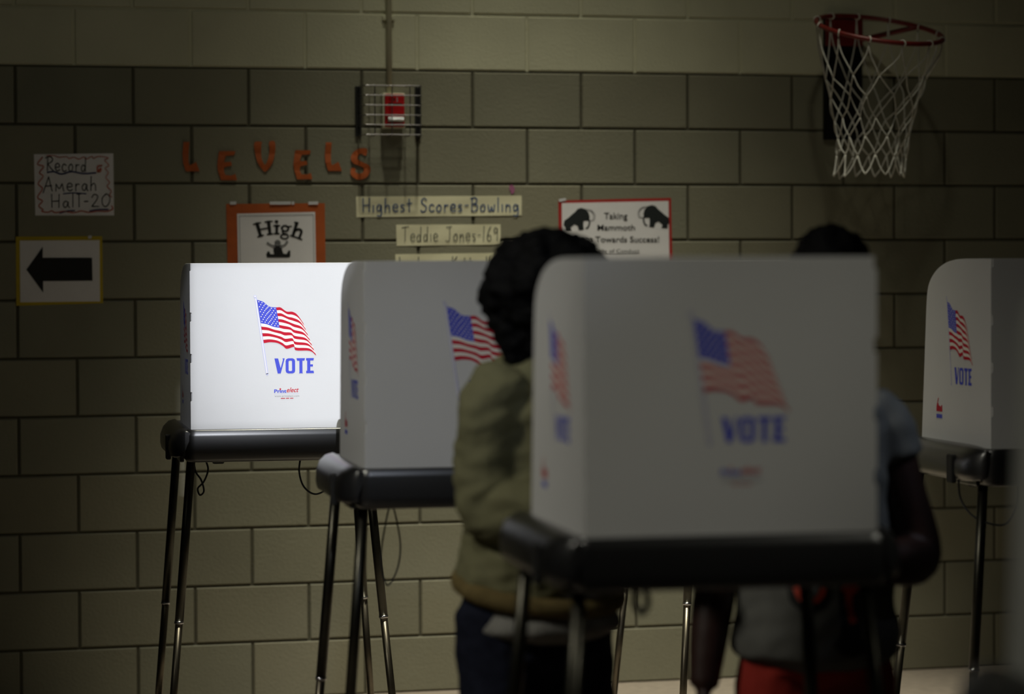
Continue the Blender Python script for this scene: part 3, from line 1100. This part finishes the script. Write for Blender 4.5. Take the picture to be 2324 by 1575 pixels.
# wire guard
g0, g1 = W(812, 196), W(948, 311)
t = thing('wire_guard', 'steel wire guard cage fixed over the red alarm box', 'guard cage', ((g0.x + g1.x) / 2, 0, (g0.z + g1.z) / 2))
gw, gh = (g1.x - g0.x) / 2, (g0.z - g1.z) / 2
DP = .105
for s in (-1, 1):
    bm = bmesh.new()
    add_box(bm, (s * gw - .011, -.010, -gh), (s * gw + .011, -.0005, gh), .001)
    for z in (-.75, -.6, .0, .7, .85):
        add_tube(bm, [(s * gw, -.013, z * gh), (s * gw, -.009, z * gh)], .004, 8)
    link('mounting_strip', bm, M['guard'], t)
wd = .0021
for k in range(6):
    z = gh * (0.97 - k * 1.94 / 5)
    bm = bmesh.new()
    add_tube(bm, smooth_path([(-gw, -.010, z), (-gw + .003, -.06, z), (-gw + .008, -DP + .006, z), (-gw + .018, -DP, z), (0, -DP, z), (gw - .018, -DP, z), (gw - .008, -DP + .006, z), (gw - .003, -.06, z), (gw, -.010, z)], 4), wd, 8)
    link('horizontal_wire', bm, M['wirew'], t)
for x in (-.62, -.05, .55):
    bm = bmesh.new()
    add_tube(bm, smooth_path([(x * gw, -.014, gh), (x * gw, -.06, gh), (x * gw, -DP + .008, gh - .002), (x * gw, -DP + .0035, gh - .02), (x * gw, -DP + .0035, 0), (x * gw, -DP + .0035, -gh + .02), (x * gw, -DP + .008, -gh + .002), (x * gw, -.06, -gh), (x * gw, -.014, -gh)], 4), wd, 8)
    link('vertical_wire', bm, M['wirew'], t)

# basketball hoop
p0, p1 = W(1867, 38), W(1953, 318)
t = thing('basketball_hoop', 'red basketball hoop with white net on a black wall plate', 'basketball hoop', ((p0.x + p1.x) / 2, 0, (p0.z + p1.z) / 2))
pw, ph = (p1.x - p0.x) / 2, (p0.z - p1.z) / 2
bm = bmesh.new()
add_box(bm, (-pw, -.022, -ph), (pw, -.0005, ph), .002)
link('wall_plate', bm, M['plate'], t)
RR = .2285
rc = Vector((0.0, -.375, ph - .079))
# rim hangs a little: droops outward and to the right
RM = Matrix.Rotation(math.radians(17), 4, 'X') @ Matrix.Rotation(math.radians(3.0), 4, 'Y')


def rim_pt(a, r=RR, z=0):
    return rc + (RM @ Vector((r * math.cos(a), r * math.sin(a), z)))


bm = bmesh.new()
add_tube(bm, [rim_pt(2 * math.pi * i / 64) for i in range(64)], .0085, 12, closed=True)
link('rim', bm, M['rim'], t)
bm = bmesh.new()
add_tube(bm, [(pw * .9, -.02, ph - .085), rim_pt(math.radians(30))], .0095, 10)
add_box(bm, (-pw * .98, -.03, ph - .11), (pw * .98, -.02, ph - .012), .002)
link('bracket', bm, M['rim'], t)
# net: twelve loops of cord knotted into diamonds, narrowing downward
NL, rows = 12, 6
rad = [RR, .188, .158, .138, .127, .122, .130]
dep_ = [.012, .175, .25, .32, .39, .455, .52]
rg = random.Random(5)
knots = []
for r in range(rows + 1):
    row = []
    for k in range(NL):
        a = 2 * math.pi * (k + (0.5 if r % 2 else 0)) / NL
        base = rim_pt(a, 1e-6)
        jit = 0 if r == 0 else .010
        q = Vector((rad[r] * math.cos(a) + rg.uniform(-jit, jit), rad[r] * math.sin(a) + rg.uniform(-jit, jit), 0))
        if r == 0:
            c = rim_pt(a, RR, -.012)
        else:
            c = rc + q + Vector((-.035 * dep_[r] / .5, .0, -dep_[r] + rg.uniform(-jit, jit) * .8))
        row.append(c)
    knots.append(row)
bm = bmesh.new()
for r in range(rows):
    for k in range(NL):
        for nb in ((k, k - 1) if r % 2 == 0 else (k, (k + 1) % NL)):
            a, b = knots[r][k], knots[r + 1][nb % NL]
            if r == rows - 1:
                pts = [a, a.lerp(b, .5) + Vector((0, 0, -.012)), b + Vector((0, 0, -.004))]
            elif r == 0:
                mid = a.lerp(b, .5)
                pts = [a, Vector((a.x * .82 + b.x * .18, a.y * .82 + b.y * .18, a.z * .6 + b.z * .4)), b]
            else:
                mid = a.lerp(b, .5) + Vector((rg.uniform(-.006, .006), rg.uniform(-.006, .006), -.004))
                pts = [a, mid, b]
            rr_ = .0026 if r < rows - 2 else .0031
            add_tube(bm, smooth_path(pts, 4), rr_, 6)
for k in range(NL):
    add_tube(bm, [rim_pt(2 * math.pi * k / NL + .03 * math.cos(b), RR + .011 * math.cos(b), .011 * math.sin(b)) for b in [i * math.pi / 4 for i in range(8)]], .003, 6, closed=True)
link('net', bm, M['net'], t)

# ------------------------------------------------------------------ people


def loft(bm, secs, ref=(1, 0, 0), n=16):
    """closed tube through (centre, radius_a, radius_b); ref gives the direction of radius_a"""
    ref = Vector(ref)
    C = [Vector(s[0]) for s in secs]
    rings = []
    N = len(secs)
    for i in range(N):
        d = C[min(i + 1, N - 1)] - C[max(i - 1, 0)]
        d.normalize()
        a = ref - d * ref.dot(d)
        if a.length < 1e-4:
            a = d.orthogonal()
        a.normalize()
        b = d.cross(a)
        rings.append([bm.verts.new(C[i] + a * math.cos(t) * secs[i][1] + b * math.sin(t) * secs[i][2]) for t in [2 * math.pi * k / n for k in range(n)]])
    for i in range(N - 1):
        for k in range(n):
            bm.faces.new((rings[i][k], rings[i][(k + 1) % n], rings[i + 1][(k + 1) % n], rings[i + 1][k]))
    for i, s in ((0, -1), (N - 1, 1)):
        d = (C[i] - C[i + 1 if i == 0 else i - 1]).normalized()
        tip = bm.verts.new(C[i] + d * min(secs[i][1], secs[i][2]) * .6)
        for k in range(n):
            q = (rings[i][k], rings[i][(k + 1) % n], tip)
            bm.faces.new(q if s > 0 else q[::-1])


def ball(bm, c, rx, ry, rz, n=14):
    t = bmesh.new()
    bmesh.ops.create_uvsphere(t, u_segments=n, v_segments=n // 2 + 2, radius=1)
    merge(bm, t, 0, Matrix.Translation(Vector(c)) @ Matrix.Diagonal((rx, ry, rz, 1)))


def limb(bm, pts, radii, n=14, flat=1.0, ref=(1, 0, 0)):
    P = smooth_path(pts, 5)
    R = smooth_path([(r, 0, 0) for r in radii], 5)
    loft(bm, [(p, r.x, r.x * flat) for p, r in zip(P, R)], ref, n)


def fuse(name, bm, m, parent, voxel=0.008, it=4, folds=0.0, fscale=9.0, dirn=None):
    me = bpy.data.meshes.new(name)
    bmesh.ops.recalc_face_normals(bm, faces=bm.faces[:])
    bm.to_mesh(me)
    bm.free()
    o = bpy.data.objects.new(name, me)
    COL.objects.link(o)
    md = o.modifiers.new('r', 'REMESH')
    md.mode = 'VOXEL'
    md.voxel_size = voxel
    sm = o.modifiers.new('s', 'SMOOTH')
    sm.iterations = it
    sm.factor = 0.5
    dg = bpy.context.evaluated_depsgraph_get()
    me2 = bpy.data.meshes.new_from_object(o.evaluated_get(dg))
    bpy.data.objects.remove(o)
    bpy.data.meshes.remove(me)
    if folds > 0:
        nv = [v.normal.copy() for v in me2.vertices]
        for v, nn in zip(me2.vertices, nv):
            p = v.co
            q = Vector((p.x * fscale, p.y * fscale, p.z * fscale * 2.2 + p.x * 6))
            k = noise.noise(q) + .5 * noise.noise(q * 2.1)
            v.co = p + nn * k * folds
    me2.name = name
    o = link_mesh(name, me2, m, parent, True)
    return o


def hand(bm, wrist, d, up, side, size=1.0, curl=0.5):
    """d: direction of the fingers, up: back of the hand, side: toward the thumb"""
    wrist, d, up, side = Vector(wrist), Vector(d).normalized(), Vector(up).normalized(), Vector(side).normalized()
    k = size
    pe = wrist + d * .085 * k
    loft(bm, [(wrist - d * .01, .026 * k, .019 * k), (wrist + d * .03 * k, .034 * k, .016 * k), (wrist + d * .065 * k, .040 * k, .015 * k), (pe, .038 * k, .012 * k)], side, 12)
    for i, (off, L) in enumerate(((.029, .072), (.010, .080), (-.010, .074), (-.029, .058))):
        b = pe + side * off * k - d * (.004 if i in (1, 2) else .010) * k
        c1 = curl * (0.5 + .12 * i)
        p = [b]
        ang = 0
        for s in (.45, .32, .25):
            ang += c1 * .9
            p.append(p[-1] + (d * math.cos(ang) - up * math.sin(ang)) * L * s * k)
        loft(bm, [(p[0], .0098 * k, .0095 * k), (p[1], .0092 * k, .009 * k), (p[2], .0083 * k, .008 * k), (p[3], .0068 * k, .0065 * k)], side, 8)
    b = wrist + d * .025 * k + side * .022 * k
    q1 = b + (d * .6 + side * .8).normalized() * .036 * k
    q2 = q1 + (d * .85 + side * .4 - up * .35).normalized() * .030 * k
    q3 = q2 + (d * .95 + side * .1 - up * .3).normalized() * .024 * k
    loft(bm, [(b, .014 * k, .012 * k), (q1, .0115 * k, .011 * k), (q2, .010 * k, .0095 * k), (q3, .0075 * k, .007 * k)], side, 8)


def head(bm, c, fwd_tilt, s=1.0):
    """skull, jaw, nose, lips, ears around centre c; returns the tilt matrix"""
    T = Matrix.Translation(Vector(c)) @ Matrix.Rotation(-fwd_tilt, 4, 'X')
    parts = [((0, -.012, .03), (.074, .093, .082)), ((0, .022, -.035), (.058, .066, .070)), ((0, .05, -.085), (.036, .034, .026)),
             ((0, .092, -.022), (.014, .022, .016)), ((0, .078, .008), (.010, .016, .026)), ((0, .070, .035), (.055, .024, .016)),
             ((.038, .06, -.02), (.024, .022, .022)), ((-.038, .06, -.02), (.024, .022, .022)), ((.076, -.008, -.01), (.008, .018, .030)), ((-.076, -.008, -.01), (.008, .018, .030)),
             ((0, .084, -.058), (.022, .012, .009))]
    for p, r in parts:
        t = bmesh.new()
        bmesh.ops.create_uvsphere(t, u_segments=16, v_segments=10, radius=1)
        merge(bm, t, 0, T @ Matrix.Translation(Vector(p) * s) @ Matrix.Diagonal((r[0] * s, r[1] * s, r[2] * s, 1)))
    return T


def face_parts(root, T, s=1.0):
    for sx in (-1, 1):
        bm = bmesh.new()
        t = bmesh.new()
        bmesh.ops.create_uvsphere(t, u_segments=12, v_segments=8, radius=1)
        merge(bm, t, 0, T @ Matrix.Translation(Vector((sx * .031, .074, .012)) * s) @ Matrix.Diagonal((.013 * s, .009 * s, .009 * s, 1)))
        for f in bm.faces:
            f.smooth = True
        t = bmesh.new()
        bmesh.ops.create_uvsphere(t, u_segments=10, v_segments=8, radius=1)
        merge(bm, t, 1, T @ Matrix.Translation(Vector((sx * .031, .0805, .011)) * s) @ Matrix.Diagonal((.0055 * s, .004 * s, .0055 * s, 1)))
        link('eye', bm, [M['eye'], M['black']], root)
    bm = bmesh.new()
    t = bmesh.new()
    bmesh.ops.create_uvsphere(t, u_segments=14, v_segments=8, radius=1)
    merge(bm, t, 0, T @ Matrix.Translation(Vector((0, .0885, -.057)) * s) @ Matrix.Diagonal((.023 * s, .009 * s, .0085 * s, 1)))
    link('mouth', bm, M['lip'], root, True)


def shoe(root, ankle, toe, m):
    bm = bmesh.new()
    a, t = Vector(ankle), Vector(toe)
    limb(bm, [(a.x, a.y - .05, .035), (a.x, a.y, .045), (a.x * .6 + t.x * .4, a.y * .5 + t.y * .5, .042), (t.x, t.y, .026)], [.034, .042, .042, .026], flat=.85)
    loft(bm, [((a.x, a.y, .04), .036, .042), ((a.x, a.y, .10), .038, .044)], n=14)
    for v in bm.verts:
        v.co.z = max(v.co.z, 0.0)
    fuse('shoe', bm, m, root, .006, 3)


def place(root, lat, dist, facing):
    """facing: (lateral, away) direction in the camera ground frame"""
    g = G(lat, dist)
    root.location = (g.x, g.y, 0)
    f = GR * facing[0] + GF * facing[1]
    root.rotation_euler = (0, 0, math.atan2(f.y, f.x) - math.pi / 2)


def curls(bm, c, rx, ry, rz, count, rr, rng, zmin=-1.0, ymax=1.0):
    for _ in range(count):
        while True:
            v = Vector((rng.gauss(0, 1), rng.gauss(0, 1), rng.gauss(0, 1))).normalized()
            if v.z > zmin and v.y < ymax:
                break
        r = rr * rng.uniform(.7, 1.3)
        p = Vector(c) + Vector((v.x * rx, v.y * ry, v.z * rz))
        ball(bm, p, r, r, r, 8)


# ---- person in the olive jacket
def jacket_person():
    rt = thing('person', 'person in olive jacket and dark jeans with black curly hair, behind the large blurred booth', 'person')
    place(rt, 0.055, 5.76, (.643, -.766))
    body = bmesh.new()
    limb(body, [(0, 0, .76), (0, .0, .86), (0, .015, 1.02), (0, .03, 1.16), (0, .035, 1.27), (0, .045, 1.33)], [.112, .118, .112, .132, .140, .06], flat=.66)
    limb(body, [(0, .04, 1.30), (0, .055, 1.37), (0, .085, 1.43)], [.055, .048, .048])
    T = head(body, (.025, .10, 1.462), math.radians(24), .98)
    for s in (-1, 1):
        limb(body, [(s * .070, -.01, .80), (s * .085, .0, .66), (s * .098, .015, .45), (s * .098, .0, .30), (s * .096, -.015, .09)], [.066, .068, .052, .050, .034])
        limb(body, [(s * .095, -.03, .07), (s * .10, .05, .045), (s * .105, .13, .03)], [.034, .036, .026])
    R = [(.11, .03, 1.28), (.148, .03, 1.255), (.160, .02, 1.13), (.155, .025, 1.02), (.135, .13, 1.035), (.105, .22, 1.06)]
    Lf = [(-.11, .03, 1.28), (-.155, .03, 1.26), (-.205, .02, 1.13), (-.205, .05, 1.02), (-.15, .15, 1.04), (-.095, .235, 1.06)]
    for A in (R, Lf):
        limb(body, A, [.055, .052, .045, .042, .038, .027])
    hand(body, R[-1], (-.35, .93, .03), (0, -.03, 1), (-.93, -.35, 0), .92, .45)
    hand(body, Lf[-1], (.3, .95, .03), (0, -.03, 1), (.95, -.3, 0), .92, .35)
    fuse('body', body, M['skinA'], rt, .0065, 3)
    face_parts(rt, T, .98)
    # jeans
    bm = bmesh.new()
    limb(bm, [(0, -.02, .70), (0, -.02, .78), (0, .0, .92)], [.172, .172, .150], flat=.86)
    for s in (-1, 1):
        limb(bm, [(s * .088, -.02, .80), (s * .095, -.01, .66), (s * .10, .015, .46), (s * .10, .0, .30), (s * .10, -.012, .09)], [.100, .097, .074, .066, .058])
    fuse('jeans', bm, M['jeans'], rt, .008, 4, .006, 8)
    # pale shirt showing under the jacket
    bm = bmesh.new()
    limb(bm, [(0, .004, .765), (0, .005, .85), (0, .02, 1.04), (0, .03, 1.22)], [.186, .158, .138, .130], flat=.90)
    limb(bm, [(0, .03, 1.2), (0, .04, 1.31)], [.13, .075], flat=.75)
    fuse('undershirt', bm, M['tee'], rt, .008, 4, .005, 8)
    # jacket with sleeves; body of it blouses over the hem
    bm = bmesh.new()
    limb(bm, [(0, .0, .835), (0, .0, .89), (0, .005, 1.02), (0, .015, 1.16), (0, .02, 1.27), (0, .035, 1.335)], [.176, .184, .166, .166, .150, .080], flat=.86)
    for A in (R, Lf):
        limb(bm, A[:-1] + [tuple(Vector(A[-2]).lerp(Vector(A[-1]), .8))], [.068, .070, .067, .066, .058, .044])
    limb(bm, [(0, .015, 1.325), (0, .03, 1.365)], [.085, .072], flat=.9)
    jk = fuse('jacket', bm, M['jacket'], rt, .008, 3, .013, 9.5)
    # ribbed hem band, lower at the front
    bm = bmesh.new()
    pts, n = [], 40
    for i in range(n):
        a = 2 * math.pi * i / n
        pts.append((.176 * math.cos(a), .152 * math.sin(a), .845 - .032 * math.sin(a) + .004 * math.cos(a)))
    add_tube(bm, pts, .022, 10, closed=True)
    link('hem_band', bm, M['rib'], jk, True)
    for A in (R, Lf):
        bm = bmesh.new()
        p, q = Vector(A[-2]), Vector(A[-1])
        add_tube(bm, [p.lerp(q, .72), p.lerp(q, .95)], .042, 12)
        link('cuff', bm, M['rib'], jk, True)
    # hair
    bm = bmesh.new()
    rng = random.Random(11)
    TH = T.to_translation()
    c = TH + Vector((0, -.035, .035))
    ball(bm, c, .118, .128, .100, 20)
    ball(bm, c + Vector((.0, -.030, -.08)), .082, .064, .095, 16)
    ball(bm, c + Vector((0, .045, .030)), .085, .085, .060, 14)
    curls(bm, c, .116, .128, .096, 150, .021, rng, -.75, .55)
    curls(bm, c + Vector((.0, -.040, -.085)), .086, .064, .10, 80, .019, rng, -.9, .3)
    curls(bm, c + Vector((.03, -.075, -.03)), .075, .055, .04, 30, .019, rng, -.9, .3)
    curls(bm, c + Vector((.03, -.105, -.035)), .045, .040, .045, 14, .011, rng, -.9, .0)
    fuse('hair', bm, M['hair'], rt, .009, 1, .010, 26)
    for s in (-1, 1):
        shoe(rt, (s * .098, -.015, .09), (s * .108, .135, .03), M['shoe'])
    return rt


jacket_person()


# ---- person in the grey shirt
def shirt_person():
    rt = thing('person', 'person in printed grey T-shirt and coral bottoms, one elbow out beside the large booth', 'person')
    place(rt, 0.635, 5.68, (.0, -1.0))
    body = bmesh.new()
    limb(body, [(0, 0, .80), (0, .0, .88), (0, .005, 1.0), (0, .01, 1.12), (0, .0, 1.22), (0, .005, 1.275)], [.118, .124, .120, .135, .140, .06], flat=.70)
    limb(body, [(-.01, .0, 1.25), (-.02, .015, 1.33), (-.028, .03, 1.40)], [.056, .046, .046])
    T = head(body, (-.032, .05, 1.478), math.radians(14), .98)
    for s in (-1, 1):
        limb(body, [(s * .068, 0, .82), (s * .08, .01, .66), (s * .095, .02, .46), (s * .095, .0, .28), (s * .095, -.015, .09)], [.066, .068, .052, .050, .034])
        limb(body, [(s * .095, -.03, .07), (s * .10, .05, .045), (s * .105, .13, .03)], [.034, .036, .026])
    R = [(.115, .0, 1.24), (.165, -.005, 1.205), (.186, -.015, 1.07), (.198, -.01, .93), (.220, .02, .79), (.238, .05, .655)]
    Lf = [(-.105, .0, 1.23), (-.145, .0, 1.19), (-.182, .0, 1.06), (-.212, .01, .925), (-.160, .09, .915), (-.095, .150, .925)]
    limb(body, R, [.055, .052, .048, .046, .044, .032])
    limb(body, Lf, [.052, .050, .050, .054, .050, .032])
    hand(body, R[-1], (.05, .12, -.99), (.95, -.2, .0), (.0, .99, .12), .92, .4)
    hand(body, Lf[-1], (.75, .65, .05), (0, -.05, 1), (-.65, .75, 0), .92, .4)
    fuse('body', body, M['skinB'], rt, .0065, 3)
    face_parts(rt, T, .98)
    # coral trousers
    bm = bmesh.new()
    limb(bm, [(0, -.005, .68), (0, -.01, .80), (0, .0, .93)], [.152, .146, .130], flat=.80)
    for s in (-1, 1):
        limb(bm, [(s * .070, -.005, .80), (s * .082, .0, .66), (s * .10, .015, .46), (s * .10, .0, .28), (s * .10, -.012, .10)], [.080, .086, .076, .068, .060])
    fuse('trousers', bm, M['coral'], rt, .008, 4, .005, 8)
    # T-shirt
    bm = bmesh.new()
    limb(bm, [(0, .005, .715), (0, .005, .78), (0, .008, .90), (0, .01, 1.04), (0, .005, 1.16), (0, .0, 1.235), (0, .003, 1.285)], [.176, .176, .162, .154, .156, .150, .080], flat=.84)
    for A in (R, Lf):
        limb(bm, [A[0], A[1], tuple(Vector(A[1]).lerp(Vector(A[2]), .5))], [.060, .064, .064])
    sh = fuse('t_shirt', bm, M['shirt'], rt, .008, 4, .007, 7)
    # print on the chest of the shirt, laid on the cloth
    bvh = BVHTree.FromPolygons([v.co.copy() for v in sh.data.vertices], [tuple(p.vertices) for p in sh.data.polygons])

    def onshirt(u, v, lift):
        h = bvh.ray_cast(Vector((u, .6, v)), Vector((0, -1, 0)))
        y = h[0].y if h[0] else .15
        return Vector((u, y + .002 + lift, v))
    d = Draw(onshirt)
    dx = .024
    # local x grows to the viewer's left
    d.stroke([(dx + .035, .865), (dx + .028, .842), (dx + .004, .832), (dx - .020, .842), (dx - .028, .865)], .026, 'black')
    d.stroke([(dx + .030, .866), (dx + .022, .848), (dx + .012, .843)], .012, 'print_red', .001)
    d.stroke([(dx - .008, .843), (dx - .018, .850), (dx - .024, .864)], .012, 'print_red', .001)
    d.stroke([(dx - .078, .90), (dx - .078, .85), (dx - .082, .80), (dx - .085, .745)], .042, 'black')
    d.stroke([(dx - .062, .755), (dx - .085, .740), (dx - .104, .745)], .028, 'black')
    d.stroke([(dx - .072, .868), (dx - .082, .862), (dx - .092, .868)], .020, 'print_red', .001)
    d.stroke([(dx - .078, .850), (dx - .080, .825), (dx - .086, .800)], .016, 'print_red', .001)
    d.build('shirt_print', sh, (0, 1, 0))
    # cropped hair
    bm = bmesh.new()
    rng = random.Random(4)
    c = T.to_translation() + Vector((0, -.02, .042))
    ball(bm, c, .083, .098, .086, 20)
    curls(bm, c, .080, .094, .082, 110, .012, rng, -.3, .6)
    fuse('hair', bm, M['hair'], rt, .007, 1, .005, 40)
    for s in (-1, 1):
        shoe(rt, (s * .098, -.015, .09), (s * .108, .135, .03), M['shoe'])
    return rt


shirt_person()
